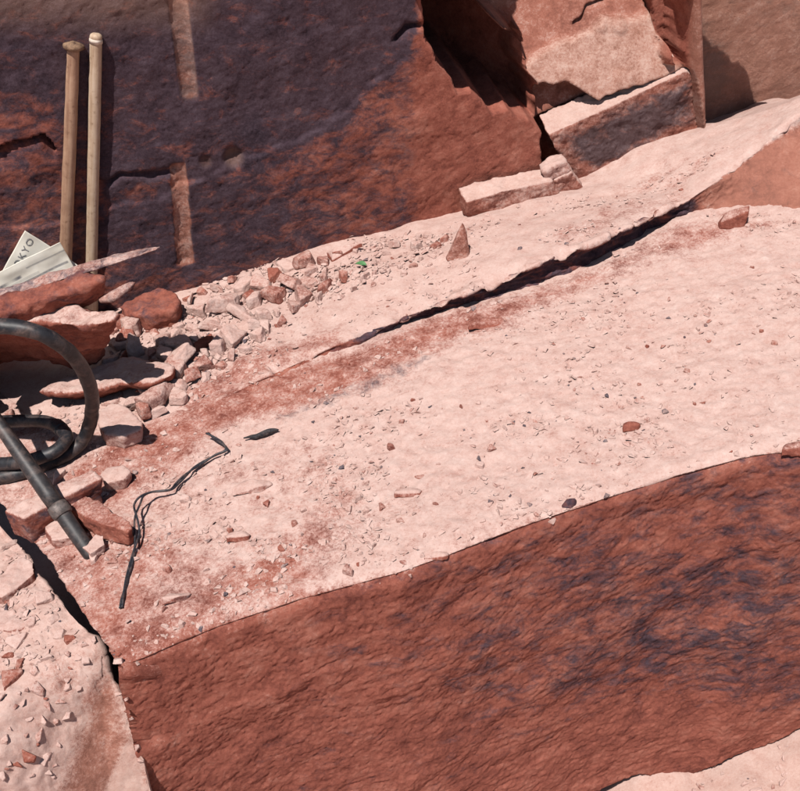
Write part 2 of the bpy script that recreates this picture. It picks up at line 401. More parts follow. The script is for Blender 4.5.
# broken rock right of the cavity, tilted back, plate and bed steps
yl = np.interp(px, [541, 600, 690], [131, 104, 68])                 # top edge of the dark faced block
Hreg = soft(pj, py, [(541, 131), (547, 110), (540, 85), (538, 48), (516, 37), (478, 2), (472, -36), (480, -700), (668, -700), (668, 66), (690, 68), (697, 133), (588, 195), (548, 195)], 2)
above = np.clip((yl-py)/300, 0, .9)
hd = .045+above*.62
plate = soft(px+jit*.5, yj, [(532, 88), (548, 76), (580, 58), (612, 42), (668, 26), (690, 40), (700, 66), (612, 100), (600, 104), (586, 99), (574, 92), (562, 98), (546, 96)], 1.5)
hd = hd-.03*plate+.06*soft(px, py, [(530, 84), (546, 96), (562, 98), (574, 92), (604, 106), (580, 122), (541, 134)], 1.5)
crack = np.exp(-(line_d(pj, yj, [(596, 42), (625, 24), (660, 4)])[0]/2.2)**2)*.03
band = sstep(0, 14, line_d(pj, yj, [(596, 42), (625, 24), (670, -4)])[1])*(px > 590)*.0
inblock = soft(px, py, [(543, 133), (690, 70), (699, 134), (588, 192), (545, 185)], 2)
dep = dep*(1-Hreg)+Hreg*np.where(inblock > .5, .20, hd+crack)
gl_ = soft(px+jit*.6, py, [(664, -600), (667, 0), (668, 42), (678, 66), (684, 66), (684, 0), (684, -600)], 1.5)*.13
dep += gl_
Freg = sstep(702.5, 706, px+jit*.15+(py-60)*-.10+2)*(py < 300)
dep = dep*(1-Freg)+Freg*(.19+0*py)
rib = soft(px, py, [(686, -600), (702, -600), (703, 60), (708, 134), (697, 134), (688, 62)], 2)
dep = dep*(1-rib)-rib*(.045-.0008*np.clip(np.abs(px-695-.07*(py-60)*.5), 0, 9)**2)
top_back = sstep(-40, -115, py+.35*(px-690))*sstep(600, 640, px)*(1-Freg)  # unseen upper rock set back to shape the shadow on the recessed face
dep = dep*(1-top_back)+top_back*.20
# spalled step across the left wall
d_, sd_, tt_ = line_d(pj, yj, [(60, 220), (150, 200), (245, 160), (300, 140), (345, 115), (375, 85), (402, 60), (415, 20)])
left = sstep(430, 405, px)
dep += left*sstep(2, -2, sd_)*.007
d_, sd_, tt_ = line_d(pj, yj, [(-120, 190), (0, 152), (22, 138), (44, 133), (54, 144)])
dep += np.exp(-d_/14)*.05*(sd_ > -1)*(sstep(1.5, -1, sd_)+(sd_ > 0))*(px < 56)*np.exp(-np.clip(sd_, 0, 99)/8)
d_, sd_, tt_ = line_d(pj, yj, [(395, 38), (404, 30), (412, 26), (420, 24)]); dep += np.exp(-(d_/3)**2)*.03
d_, sd_, tt_ = line_d(pj, yj, [(96, 182), (150, 172), (175, 170)]); dep += np.exp(-(d_/3)**2)*.018
groove = np.zeros_like(px)
for (x0, y0, x1, y1, w0, w1) in ((170, -60, 191, 104, 12, 8.5), (178, 160, 186, 268, 8.5, 9)):
    d_, sd_, tt_ = line_d(px+jit*.15, py, [(x0, y0), (x1, y1)]); w = w0+(w1-w0)*tt_
    end = sstep(0, .12, tt_)*sstep(1, .93, tt_)
    k = np.sqrt(np.clip(1-(d_/w)**2, 0, 1))*end; dep += k*.013; groove = np.maximum(groove, sstep(0, .5, k))
dep -= .10*soft(pj, yj, [(405, -48), (395, -120), (420, -200), (475, -230), (480, -80), (450, -44)], 8)  # unseen bulge added above the frame to throw shade over the cavity
chipd = sum(np.exp(-(((px-a)/r)**2+((py-b)/r)**2)**2)*dd for a, b, r, dd in ((234, 159, 9, .02), (206, 163, 6, .01), (430, 30, 5, .01), (634, 40, 7, -.012), (618, 42, 5, -.008), (628, 84, 8, -.01)))
dep += chipd
calm = 1-.55*Hreg-.4*rib-.3*Freg
V = W0-WN*(dep-rel*calm)[..., None]
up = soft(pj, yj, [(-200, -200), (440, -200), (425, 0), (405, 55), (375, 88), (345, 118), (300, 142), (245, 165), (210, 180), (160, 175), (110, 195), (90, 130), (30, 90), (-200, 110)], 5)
stain_shade = left*(.72+.54*up+.26*soft(pj, yj, [(200, 60), (300, 20), (390, 60), (330, 120), (240, 150), (190, 120)], 30)+.22*soft(px, py, [(90, 170), (230, 170), (330, 215), (200, 280), (100, 250)], 30)
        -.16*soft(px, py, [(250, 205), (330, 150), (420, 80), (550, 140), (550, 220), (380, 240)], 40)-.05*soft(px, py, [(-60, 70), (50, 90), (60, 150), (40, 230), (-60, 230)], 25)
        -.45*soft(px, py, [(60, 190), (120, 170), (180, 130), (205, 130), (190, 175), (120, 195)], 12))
stain_shade += (1-left)*(1-Hreg)*(px < 560)*.10 - .55*groove
stain_shade += Freg*(.22+.55*soft(px, py, [(700, 20), (730, 40), (760, 80), (760, 150), (700, 150)], 15)+.35*sstep(60, 0, py)*sstep(720, 760, px))  # curved patch is the rib's cast shadow painted in; the rest is weathering
stain_shade = np.where(rib > .5, 0, stain_shade)
tan = rib*.35+.28*groove+Freg*.55*sstep(706, 715, px)+Hreg*(.18+.25*plate)*(py > -100)*(1-inblock)+chipd*18*(px < 300)+left*.30*soft(px, py, [(-60, -60), (230, -60), (200, 20), (100, 25), (-60, 20)], 25)
tan += .35*soft(pj, yj, [(476, 0), (516, 36), (560, 20), (610, -20), (476, -60)], 6)
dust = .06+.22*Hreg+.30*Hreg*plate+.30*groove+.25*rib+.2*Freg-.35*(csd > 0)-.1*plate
mask = np.stack([np.clip(dust, 0, 1), np.clip(stain_shade, 0, 1), np.clip(tan, 0, .75)], -1)
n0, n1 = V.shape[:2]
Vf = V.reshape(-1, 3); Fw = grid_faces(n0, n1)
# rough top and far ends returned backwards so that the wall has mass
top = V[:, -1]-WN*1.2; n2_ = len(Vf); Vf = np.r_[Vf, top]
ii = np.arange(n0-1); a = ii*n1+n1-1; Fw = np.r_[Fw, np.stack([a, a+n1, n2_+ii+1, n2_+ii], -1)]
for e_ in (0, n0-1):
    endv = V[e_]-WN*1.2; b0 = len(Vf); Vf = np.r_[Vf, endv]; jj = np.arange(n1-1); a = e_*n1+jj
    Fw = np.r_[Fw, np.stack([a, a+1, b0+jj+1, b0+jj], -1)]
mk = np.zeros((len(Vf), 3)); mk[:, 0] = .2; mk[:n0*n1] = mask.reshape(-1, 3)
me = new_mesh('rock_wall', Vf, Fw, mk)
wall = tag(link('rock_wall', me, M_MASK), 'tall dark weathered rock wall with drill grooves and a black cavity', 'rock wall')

# --- rubble covered shelf left of the crack, rolling over into a smooth steep front
rim_px = [(-330, 250), (-180, 370), (-100, 440), (-40, 494), (-5, 520), (18, 545), (36, 574), (58, 600), (84, 629), (98, 648), (106, 668), (118, 690), (132, 720), (141, 752), (150, 788), (170, 860)]
lef_px = [(-800, 260), (-800, 960)]
edge_n = np.array([E[60][1]-E[0][1], -(E[60][0]-E[0][0]), 0.]); edge_n /= np.linalg.norm(edge_n)
NR, NC = 380, 260
R0 = resample([(p[0], p[1]) for p in rim_px], NR); L0 = resample(lef_px, NR)
uu = (1-(1-np.linspace(0, 1, NC))**2.0)[None, :, None]
PX = R0[:, None]*uu+L0[:, None]*(1-uu)
px, py = PX[..., 0], PX[..., 1]
# first guess on the bed, then solve for the rolled-over profile along each pixel ray
D = CF*FPX+CR*(px[..., None]-400)-CU*(py[..., None]-395.5); D /= np.linalg.norm(D, axis=-1, keepdims=True)
def shelf_h(P):
    f = (P-E[0])@edge_n+.15-.40*np.clip(E[0][0]-P[..., 0]-.06, 0, 1)   # metres in front of the face line
    drop = np.where(f > 0, 2.4*(np.sqrt(f*f+.0036)-.06), 0)
    return bed(P[..., 0])-.035-drop
lo = np.full(px.shape, 1.2); hi = np.full(px.shape, 9.0)
for _ in range(40):
    mid = (lo+hi)/2; Pm = CAM+D*mid[..., None]; over = Pm[..., 2] > shelf_h(Pm)
    lo = np.where(over, mid, lo); hi = np.where(over, hi, mid)
G = CAM+D*lo[..., None]
sk = np.stack([G[:, -1]+k/10*np.array([.02, .06, -1.1]) for k in range(1, 11)], 1)
sl = np.stack([G[:, 0]+k/10*np.array([-.3, 0, -1.2]) for k in range(10, 0, -1)], 1)
G = np.concatenate([sl, G, sk], 1)
sb = np.stack([G[-1]+k/6*np.array([0, -.25, -1.0]) for k in range(1, 7)], 0)
G = np.concatenate([G, sb], 0)
nrm = smooth_grid(grid_normals(G), 3); nrm /= np.linalg.norm(nrm, axis=-1, keepdims=True)
if nrm[60, 60, 2] < 0: nrm = -nrm
px, py = project(G)
smoothz = soft(px, py, [(60, 791), (75, 735), (90, 700), (110, 680), (150, 791), (150, 850), (50, 850)], 20)
layer = np.floor((fbm(G*5+2, 3)+.5)*5)/5*.014
dsp = fbm(G*3, 3)*.012+(1-smoothz)*(fbm(G*16, 4)*.007+layer)+fbm(G*40, 2)*.002
P = G+nrm*dsp[..., None]
dust = .88-.62*smoothz*(1-soft(px, py, [(105, 791), (125, 745), (140, 735), (142, 800)], 6))+.15*fbm(G*8, 3)-.25*soft(px, py, [(40, 660), (100, 650), (110, 690), (60, 720)], 14)
mask = np.stack([np.clip(dust, 0, 1), 0*dust, .22*smoothz+.1], -1)
me = new_mesh('rock_shelf', P.reshape(-1, 3), grid_faces(*G.shape[:2]), mask.reshape(-1, 3))
shelf = tag(link('rock_shelf', me, M_MASK), 'broken sandstone shelf across the crack from the big block, crumbling into chips', 'rock shelf')

# --- ground: foot of the block in front, and a wide quarry floor
gx = np.r_[-60, -30, -15, -8, -4, np.arange(-2.5, 2.5, .02), 4, 8, 15, 30, 60]; gy = np.r_[-60, -30, -15, -8, -4, np.arange(-2.2, .2, .02), 1, 2, 4, 8, 15, 30, 60]
GX, GY = np.meshgrid(gx, gy, indexing='ij')
e_mid = E[np.argmin(np.abs(project(E)[0]-740))]
g0 = on_plane(700, 787, e_mid, np.array([edge_n[0], edge_n[1], 0]))
fn = np.array([edge_n[0], edge_n[1], 0]); gp_ = [BP[np.argmin(((BPX-(a_, b_))**2).sum(1))] for a_, b_ in ((560, 826), (640, 792), (700, 787), (750, 772), (800, 746), (860, 712))]
gzx = np.interp(GX, [p[0] for p in gp_], [p[2] for p in gp_])
near = np.exp(-((GX-g0[0])/1.5)**2-((GY-g0[1])/1.5)**2)
GZ = gzx-.01+near*(fbm(np.stack([GX*3, GY*3, 0*GX], -1), 4)*.03+fbm(np.stack([GX*14, GY*14, 0*GX], -1), 3)*.010)-.15*(1-near)
gm = np.stack([.85+0*GX, 0*GX, .15+0*GX], -1)
me = new_mesh('ground', np.stack([GX, GY, GZ], -1).reshape(-1, 3), grid_faces(*GX.shape), gm.reshape(-1, 3))
ground = tag(link('ground', me, M_MASK), kind='structure')
for o in (block, ledge, wall, shelf, ground):                        # make sure faces look outward / up
    pass

# ------------------------------------------------------------------ surface lookup
def bvh_of(o):
    me = o.data; n = len(me.vertices); v = np.empty(n*3, np.float32); me.vertices.foreach_get('co', v)
    lp = np.empty(len(me.loops), np.int32); me.loops.foreach_get('vertex_index', lp); lp = lp.reshape(-1, 4)
    return BVHTree.FromPolygons(v.reshape(-1, 3).tolist(), lp.tolist())
BV = {k: bvh_of(o) for k, o in (('block', block), ('ledge', ledge), ('shelf', shelf), ('ground', ground))}
def pick(px, py, keys=('block', 'ledge', 'shelf', 'ground')):
    d = Vector(ray(px, py)); best = None
    for k in keys:
        h = BV[k].ray_cast(Vector(CAM), d)
        if h[0] is not None and (best is None or h[3] < best[2]): best = (h[0], h[1] if h[1].z > 0 else -h[1], h[3], k)
    return best
def drop(x, y, keys=('block', 'ledge', 'shelf')):
    best = None
    for k in keys:
        h = BV[k].ray_cast(Vector((x, y, 3)), Vector((0, 0, -1)))
        if h[0] is not None and (best is None or h[0].z > best[0].z): best = (h[0], h[1] if h[1].z > 0 else -h[1], k)
    return best

# ------------------------------------------------------------------ rocks
def remeshed(bm, voxel, smooth=3):
    me0 = bpy.data.meshes.new('tmp'); bm.to_mesh(me0); bm.free()
    ob = bpy.data.objects.new('tmp', me0); COL.objects.link(ob)
    md = ob.modifiers.new('r', 'REMESH'); md.mode = 'VOXEL'; md.voxel_size = voxel; md.adaptivity = 0
    dg = bpy.context.evaluated_depsgraph_get(); ev = ob.evaluated_get(dg); m2 = ev.to_mesh()
    n = len(m2.vertices); v = np.empty(n*3, np.float32); m2.vertices.foreach_get('co', v); no = np.empty(n*3, np.float32); m2.vertices.foreach_get('normal', no)
    m2.calc_loop_triangles(); t = np.empty(len(m2.loop_triangles)*3, np.int32); m2.loop_triangles.foreach_get('vertices', t)
    ev.to_mesh_clear(); bpy.data.objects.remove(ob); bpy.data.meshes.remove(me0)
    v = v.reshape(-1, 3).astype(float); t = t.reshape(-1, 3); no = no.reshape(-1, 3).astype(float)
    e = np.concatenate([t[:, [0, 1]], t[:, [1, 2]], t[:, [2, 0]]]); e = np.r_[e, e[:, ::-1]]
    cnt = np.maximum(np.bincount(e[:, 0], minlength=n), 1)[:, None]
    for _ in range(smooth):
        for A in (v, no):
            acc = np.stack([np.bincount(e[:, 0], weights=A[e[:, 1], k], minlength=n) for k in range(3)], 1)/cnt
            A += (acc-A)*.6
    no /= np.maximum(np.linalg.norm(no, axis=1, keepdims=True), 1e-9)
    return v, no, t
def bm_prism(top, bottom):
    bm = bmesh.new(); n = len(top)
    a = [bm.verts.new(p) for p in top]; b = [bm.verts.new(p) for p in bottom]
    bm.faces.new(a); bm.faces.new(b[::-1])
    for k in range(n): bm.faces.new((a[k], b[k], b[(k+1) % n], a[(k+1) % n]))
    bmesh.ops.recalc_face_normals(bm, faces=bm.faces); return bm
def bm_hull(pts):
    bm = bmesh.new()
    for p in pts: bm.verts.new(p)
    r = bmesh.ops.convex_hull(bm, input=bm.verts)
    bmesh.ops.delete(bm, geom=list({g for g in r['geom_interior']+r['geom_unused'] if isinstance(g, bmesh.types.BMVert)}), context='VERTS')
    bmesh.ops.recalc_face_normals(bm, faces=bm.faces); return bm
def rock(name, bm, mat, label, cat='stone', voxel=.005, amp=1.0, group=None, maskf=None, seed=0):
    v, no, t = remeshed(bm, voxel)
    w = v+seed*3.1
    v = v+no*((fbm(w*7, 2)*.010+fbm(w*19+4, 3)*.0075+ridged(w*np.array([22, 22, 45]), 3)*.0026+fbm(w*60, 2)*.0012)*amp)[:, None]
    mk = maskf(v, no) if maskf else None
    me = new_mesh(name, v, t, mk); o = link(name, me, mat); rebase(o)
    return tag(o, label, cat, group)
def upmask(dust_top=.85, dust_side=.1, stain_side=.1, stain_top=0, tan=0):
    def f(v, no):
        k = sstep(.35, .8, no[:, 2]); z = fbm(v*6, 2)*.2
        return np.stack([np.clip(dust_side+(dust_top-dust_side)*k+z, 0, 1), np.clip(stain_side+(stain_top-stain_side)*k+z, 0, 1), tan+0*k], -1)
    return f
def slab_px(name, pix, h, thick, mat, label, lean=None, seed=0, amp=1.0, voxel=.005, maskf=None, shift=(0, 0, 0), cat='slab', group=None):
    """slab whose upper outline is given in pixels with a height above the bed for each corner"""
    top = [on_bed(p[0], p[1], p[2] if len(p) > 2 else h) for p in pix]
    c = np.mean(top, 0); bot = [p+np.array(shift)-np.array([0, 0, thick])+(c-p)*.05 for p in top]
    return rock(name, bm_prism(top, bot), mat, label, cat, voxel, amp, group, maskf, seed)
def face_px(name, pix, off, depth, mat, label, seed=0, amp=1.0, voxel=.0055, maskf=None, rise=0, cat='block'):
    fr = [on_wall(p[0], p[1], off) for p in pix]
    bk_ = [p-WN*depth+np.array([0, 0, rise]) for p in fr]
    return rock(name, bm_prism(fr, bk_), mat, label, cat, voxel, amp, None, maskf, seed)

# broken blocks at the foot of the wall, right
def d1mask(v, no):
    px, py = project(v); k = sstep(.35, .8, no[:, 2])
    st = .98*soft(px, py, [(562, 138), (690, 78), (694, 120), (600, 170), (575, 160)], 14)
    return np.stack([np.clip(.1+.85*k+.25*sstep(14, 0, py-np.interp(px, [588, 697], [172, 118])), 0, 1), st*(1-k), .12+0*k], -1)
face_px('wall_block', [(547, 135), (570, 125), (610, 107), (650, 88), (686, 71), (693, 76), (698, 140), (650, 162), (590, 194), (560, 160)], .0, .09, M_MASK, 'wedged block with blue-grey weathered face and bright dusty top edge beside the rib', 3, .8, .005, d1mask, rise=.03)
face_px('fallen_block', [(466, 203), (500, 192), (552, 181), (560, 199), (520, 220), (470, 234)], .085, .07, M_MASK, 'long low sandstone block lying against the foot of the wall below the dark crevice', 5, .8, .004, upmask(.9, .35, 0, 0, .1), rise=.015)
face_px('fallen_rock', [(554, 181), (572, 172), (587, 192), (572, 210), (559, 212)], .08, .07, M_MASK, 'squat squarish rock wedged at the end of the long low block', 8, .9, .004, upmask(.7, .35, 0, 0, .1))
face_px('loose_stone', [(544, 172), (556, 164), (567, 162), (569, 170), (556, 182), (547, 184)], .07, .05, M_MASK, 'small pale stone perched on the low blocks under the dark crevice', 9, .9, .0035, upmask(.9, .5, 0, 0), cat='stone')

face_px('shadow_flake', [(684, -8), (730, -5), (779, -8), (780, -42), (768, -77), (738, -112), (713, -134), (684, -138)], .045, .06, M_MASK, 'unseen rock flake added above the frame to cast a curved shadow on the recessed tan face', 33, .8, .006, upmask(.5, .2, .2, 0, .2), cat='rock')  # added out of view, outlined so that its shadow curves across the recessed face
# slabs at the left
slab_px('leaning_slab', [(-90, 318, 0.370), (0, 289, 0.420), (60, 271, 0.440), (110, 256, 0.460), (150, 246, 0.475), (163, 245, 0.480), (158, 250, 0.475), (122, 262, 0.460), (60, 281, 0.435), (0, 301, 0.410), (-90, 334, 0.360)], 0, .045, M_GREYR,
        'thin tilted grey slab with pointed tip leaning out in front of the handles', seed=2, amp=.5, voxel=.0045, shift=(-.03, .07, 0))
lump = [on_bed(*p) for p in ((-60, 319, 0.410), (0, 299, 0.425), (48, 282, 0.440), (84, 269, 0.450), (104, 279, 0.430), (88, 290, 0.410), (36, 299, 0.400), (-60, 333, 0.390), (-60, 348, 0.330), (0, 325, 0.330), (30, 315, 0.330), (72, 314, 0.330), (98, 295, 0.340), (80, 283, 0.300), (0, 303, 0.300))]
rock('red_slab', bm_hull([tuple(p) for p in lump]), M_RED, 'broken red sandstone lump propping up the thin grey slab', 'slab', .0045, 1.1, None, None, 4)
slab_px('flat_slab', [(-90, 316, 0.360), (-10, 305, 0.370), (40, 302, 0.370), (112, 308, 0.360), (119, 315, 0.355), (112, 322, 0.350), (85, 327, 0.350), (40, 322, 0.355), (0, 324, 0.355), (-90, 336, 0.350)], 0, .32, M_MASK, 'flat red slab with shaded front edge arched over by the hose', seed=6, amp=1.3, shift=(-.14, .26, 0), maskf=upmask(.5, .05, .25))
slab_px('support_stone', [(-140, 372), (-90, 362), (-40, 360), (-30, 372), (-60, 392), (-140, 402)], .20, .24, M_RED, 'shaded red stone in the hollow beneath the flat red slab', seed=7, shift=(0, .05, 0), cat='stone')
slab_px('flat_slab', [(38, 392), (60, 381), (100, 364), (120, 357), (160, 360), (175, 367), (172, 376), (150, 384), (122, 384), (92, 392), (60, 394)], .075, .06, M_MASK, 'broad pale slab with scalloped front edge behind the hose', seed=8, amp=.9, maskf=upmask(.8, .2, .1), shift=(0, .06, 0))
slab_px('rounded_slab', [(118, 306), (135, 296), (158, 288), (172, 289), (181, 300), (176, 309), (150, 316), (128, 314)], .075, .075, M_RED, 'rounded red rock at the wall foot beside the rubble heap', seed=9, amp=1.1, maskf=None)
slab_px('thin_flake', [(98, 300, .10), (112, 290, .11), (130, 281, .12), (136, 281, .12), (128, 289, .11), (112, 299, .10)], 0, .014, M_GREYR, 'thin blue-grey flake under the tip of the grey slab', seed=10, amp=.3, voxel=.003, cat='stone')
slab_px('bar_block', [(4, 511), (50, 489), (92, 470), (101, 478), (60, 499), (24, 518)], .085, .09, M_MASK, 'bar shaped grey-faced block lying under the steel pipe', seed=11, amp=.6, voxel=.0035, maskf=upmask(.7, .25, .62, .05), cat='block')
slab_px('bar_block', [(60, 494), (72, 489), (100, 502), (128, 519), (133, 527), (128, 532), (100, 524), (62, 504)], .055, .055, M_MASK, 'red bar shaped block crossing the end of the grey-faced block', seed=12, amp=.8, voxel=.0035, maskf=upmask(.42, .12, .0), cat='block')
slab_px('pale_stone', [(99, 408), (112, 401), (128, 406), (142, 422), (141, 429), (122, 437), (104, 434), (98, 424)], .05, .05, M_MASK, 'large smooth pale pink stone beside the hose arch', seed=13, amp=.5, voxel=.004, maskf=upmask(.95, .6, 0), cat='stone')
slab_px('pale_stone', [(100, 474), (106, 466), (124, 465), (131, 471), (124, 479), (106, 483)], .035, .04, M_MASK, 'rounded pink stone just behind the end of the red bar block', seed=14, amp=.6, voxel=.0035, maskf=upmask(.8, .5, 0), cat='stone')
slab_px('pale_stone', [(80, 547), (96, 533), (104, 534), (106, 543), (90, 554)], .03, .03, M_MASK, 'grey-pink stone against the buried end of the steel pipe', seed=15, amp=.5, voxel=.003, maskf=upmask(.75, .6, .3, .2), cat='stone')
slab_px('pale_stone', [(40, 519), (60, 512), (78, 525), (72, 537), (52, 540)], .03, .035, M_MASK, 'broken pink stone under the pipe below the bar blocks', seed=16, amp=.9, voxel=.0035, maskf=upmask(.85, .5, 0), cat='stone')
slab_px('thin_slab', [(326, 252, .03), (334, 247, .05), (358, 240, .06), (364, 242, .055), (352, 249, .04), (332, 261, .025)], 0, .02, M_MASK, 'flat pink slab tilted against the foot of the wall above the rubble', seed=17, amp=.4, voxel=.003, maskf=upmask(.95, .2, 0))
slab_px('pale_slab', [(-20, 590), (0, 572), (22, 556), (34, 560), (36, 572), (20, 585), (0, 598)], -.005, .05, M_MASK, 'flat pale slab on the shelf beside the dark gap', seed=18, amp=.8, voxel=.004, maskf=upmask(.95, .4, 0))
slab_px('pale_slab', [(-30, 620), (0, 604), (25, 612), (38, 622), (20, 628), (-30, 632)], -.02, .04, M_MASK, 'larger flat slab further along the shelf from the dark gap', seed=19, amp=.9, voxel=.004, maskf=upmask(.95, .4, 0))

# --- distinctive single stones standing on the bench
def px_size(px, py): return (Vector(CAM)-pick(px, py)[0]).length/FPX
def shaped(name, px, py, pts, label, seed, mat=M_MASK, maskf=None, yaw=0, voxel=.0028, amp=.35, unit=None):
    """stone from hull points given in pixel-sized units, set on the surface under (px,py)"""
    hit = pick(px, py); s = hit[2]/FPX
    c, sn = math.cos(yaw), math.sin(yaw)
    P = [np.array([p[0]*c-p[1]*sn, p[0]*sn+p[1]*c, p[2]])*s+np.array(hit[0]) for p in pts]
    return rock(name, bm_hull(P), mat, label, 'stone', voxel, amp, None, maskf, seed)
shaped('pointed_stone', 459, 258, [(-13, 2, -2), (13, 2, -2), (9, 18, -2), (-9, 18, -2), (2, 8, 36), (4, 10, 34), (-12, -4, -2), (9, -5, -2), (-5, -1, 16)], 'pointed pyramid shaped stone standing upright on the ledge', 21, maskf=upmask(.6, .42, .0, 0, .12))
shaped('wedge_stone', 732, 226, [(-13, -4, -2), (10, -4, -2), (14, 8, 0), (-12, 8, -2), (-12, -3, 5), (12, -2, 17), (14, 6, 18), (-6, 8, 10)], 'red wedge shaped stone sitting below the sloping end of the ledge', 22, maskf=upmask(.45, .2, .15, 0))
shaped('dark_flake', 486, 329, [(-18, -2, 0), (-16, 2, 5), (18, 10, 6), (20, 5, 3), (-4, 14, 6), (10, 16, 5), (-18, 6, -2), (18, 2, -3), (10, 16, -3)], 'flat reddish flake with shaded edge lying below the undercut lip', 23, maskf=upmask(.45, .15, .2, 0))
shaped('grey_pebble', 569, 506, [(-8, -2, -1), (0, -4, 0), (8, 2, 0), (6, 5, 6), (-3, 4, 6), (-7, 1, 4), (8, 6, 2)], 'small blue-grey pebble near the front edge of the block', 24, maskf=upmask(.2, .1, .85, .8))
shaped('flat_stone', 407, 496, [(-14, -3, -1), (14, -2, -1), (16, 6, 3), (-12, 8, 4), (-14, 0, 5), (12, 0, 6), (2, 10, 4)], 'flat shaded stone lying alone in the pink dust above the front edge', 25, maskf=upmask(.75, .2, .1, 0))
shaped('flat_stone', 436, 560, [(-13, -3, -1), (11, 0, -1), (14, 6, 3), (-10, 9, 4), (-14, 0, 4), (10, 1, 6), (2, 10, 4)], 'flat stone resting right on the front edge of the block', 26, maskf=upmask(.9, .3, 0, 0))
shaped('flat_stone', 238, 541, [(-12, -3, -1), (11, 0, -1), (13, 6, 4), (-10, 8, 4), (-12, 0, 6), (10, 1, 7), (2, 10, 6)], 'light stone with dark underside right of the twisted wire', 27, maskf=upmask(.9, .3, 0, 0))
shaped('flat_stone', 176, 602, [(-14, -6, -1), (12, 2, -1), (14, 8, 4), (-8, 9, 4), (-14, 0, 6), (6, 1, 9), (16, 9, 3)], 'grey-edged stone near the lower end of the twisted wire', 28, maskf=upmask(.75, .35, .5, .05))
shaped('flat_stone', 631, 430, [(-9, -3, -1), (8, 0, -1), (10, 6, 3), (-7, 7, 3), (-9, 0, 5), (8, 1, 6), (0, 8, 5)], 'small reddish stone alone in the middle of the dusty top', 29, maskf=upmask(.3, .15, 0, 0))
shaped('flat_stone', 252, 492, [(-20, -6, -1), (10, -2, -1), (22, 8, 3), (-8, 14, 4), (-20, 0, 5), (10, 1, 8), (18, 12, 5), (0, 12, 8)], 'broad half-buried stone in the dust right of the wire bend', 30, maskf=upmask(.95, .5, 0, 0))
shaped('corner_stone', 794, 452, [(-13, -3, -3), (16, -6, -3), (24, 10, 4), (-6, 8, 3), (-12, 0, 4), (18, -4, 12), (26, 8, 14)], 'reddish rock at the far corner of the block top', 31, maskf=upmask(.35, .1, .2, 0))

# --- library of loose stones, then scattered individuals
def stone_proto(k):
    r = np.random.default_rng(100+k)
    flat = r.uniform(.20, .50); n = r.integers(4, 8); ang = np.sort(r.uniform(0, 2*math.pi, n))
    rad = r.uniform(.34, .52, n); ax = r.uniform(.6, 1.0)
    pts = []
    for a_, ra in zip(ang, rad):
        pts.append((math.cos(a_)*ra, math.sin(a_)*ra*ax, r.uniform(0, .12)*flat))
        k2 = r.uniform(.62, .98); tl = r.uniform(-.15, .15)
        pts.append((math.cos(a_)*ra*k2, math.sin(a_)*ra*ax*k2, flat*(r.uniform(.75, 1.0)+tl*math.cos(a_))))
    v, no, t = remeshed(bm_hull(pts), .026)
    v = v+no*(fbm(v*4+k*7, 2)*.022+ridged(v*9+k, 2)*.010)[:, None]
    return new_mesh('stone', v, t)
PROTO = [stone_proto(k) for k in range(20)]
for m_ in PROTO: m_.materials.append(M_PINK)
def align(nrm_, yaw, tilt=0, tiltdir=0):
    q_ = Vector((0, 0, 1)).rotation_difference(Vector(nrm_)).to_matrix()
    return q_ @ Matrix.Rotation(tiltdir, 3, 'Z') @ Matrix.Rotation(tilt, 3, 'X') @ Matrix.Rotation(yaw-tiltdir, 3, 'Z')
occupied = []
def put_stone(px, py, wpx, label, group, tall=1.0, tilt=.25, sink=.18, yaw=None):
    hit = pick(px, py)
    if hit is None: return None
    s = wpx*hit[2]/FPX
    o = bpy.data.objects.new('stone', random.choice(PROTO)); COL.objects.link(o)
    o.scale = (s, s*random.uniform(.8, 1.1), s*tall*random.uniform(.8, 1.25))
    R_ = align(hit[1].lerp(Vector((0, 0, 1)), .5).normalized(), random.uniform(0, 6.28) if yaw is None else yaw, random.gauss(0, tilt), random.uniform(0, 6.28))
    o.rotation_euler = R_.to_euler(); o.location = hit[0]-Vector(hit[1])*s*sink*.35*tall
    return tag(o, label, 'stone', group)
def scatter(poly, n, wmin, wmax, label, group, power=2.2, tall=1.0, tilt=.25, gap=.42):
    xs = [p[0] for p in poly]; ys = [p[1] for p in poly]; sizes = sorted((wmin+(wmax-wmin)*random.random()**power for _ in range(n)), reverse=True)
    for w in sizes:
        for _ in range(60):
            x, y = random.uniform(min(xs), max(xs)), random.uniform(min(ys), max(ys))
            if poly_sd(np.array([x]), np.array([y]), poly)[0] <= 0: continue
            if any((x-a)**2+((y-b)*1.4)**2 < (gap*(w+c))**2 for a, b, c in occupied): continue
            occupied.append((x, y, w)); put_stone(x, y, w, label, group, tall, tilt); break
lab_heap = 'small angular pink chunk packed in the rubble heap at the foot of the dark wall'
grp_heap = 'chunks in the rubble heap under the wall'
lab_big = 'larger blocky pink chunk lying on top of the rubble heap at the wall foot'; grp_big = 'larger chunks on the rubble heap'
for x, y, w in ((146, 318, 28), (118, 345, 36), (145, 348, 34), (165, 345, 24), (187, 352, 34), (185, 362, 30), (128, 340, 26), (155, 400, 40), (150, 385, 26), (126, 392, 20), (165, 392, 18), (210, 330, 26), (226, 313, 30), (168, 326, 22), (196, 318, 22), (232, 300, 20), (248, 330, 26), (205, 345, 22), (255, 305, 22), (150, 413, 22), (160, 416, 16), (285, 322, 18), (300, 300, 20), (262, 288, 24), (322, 300, 16), (138, 408, 24)):
    occupied.append((x, y, w)); put_stone(x, y, w*1.4, lab_big, grp_big, .85, .32, .0)
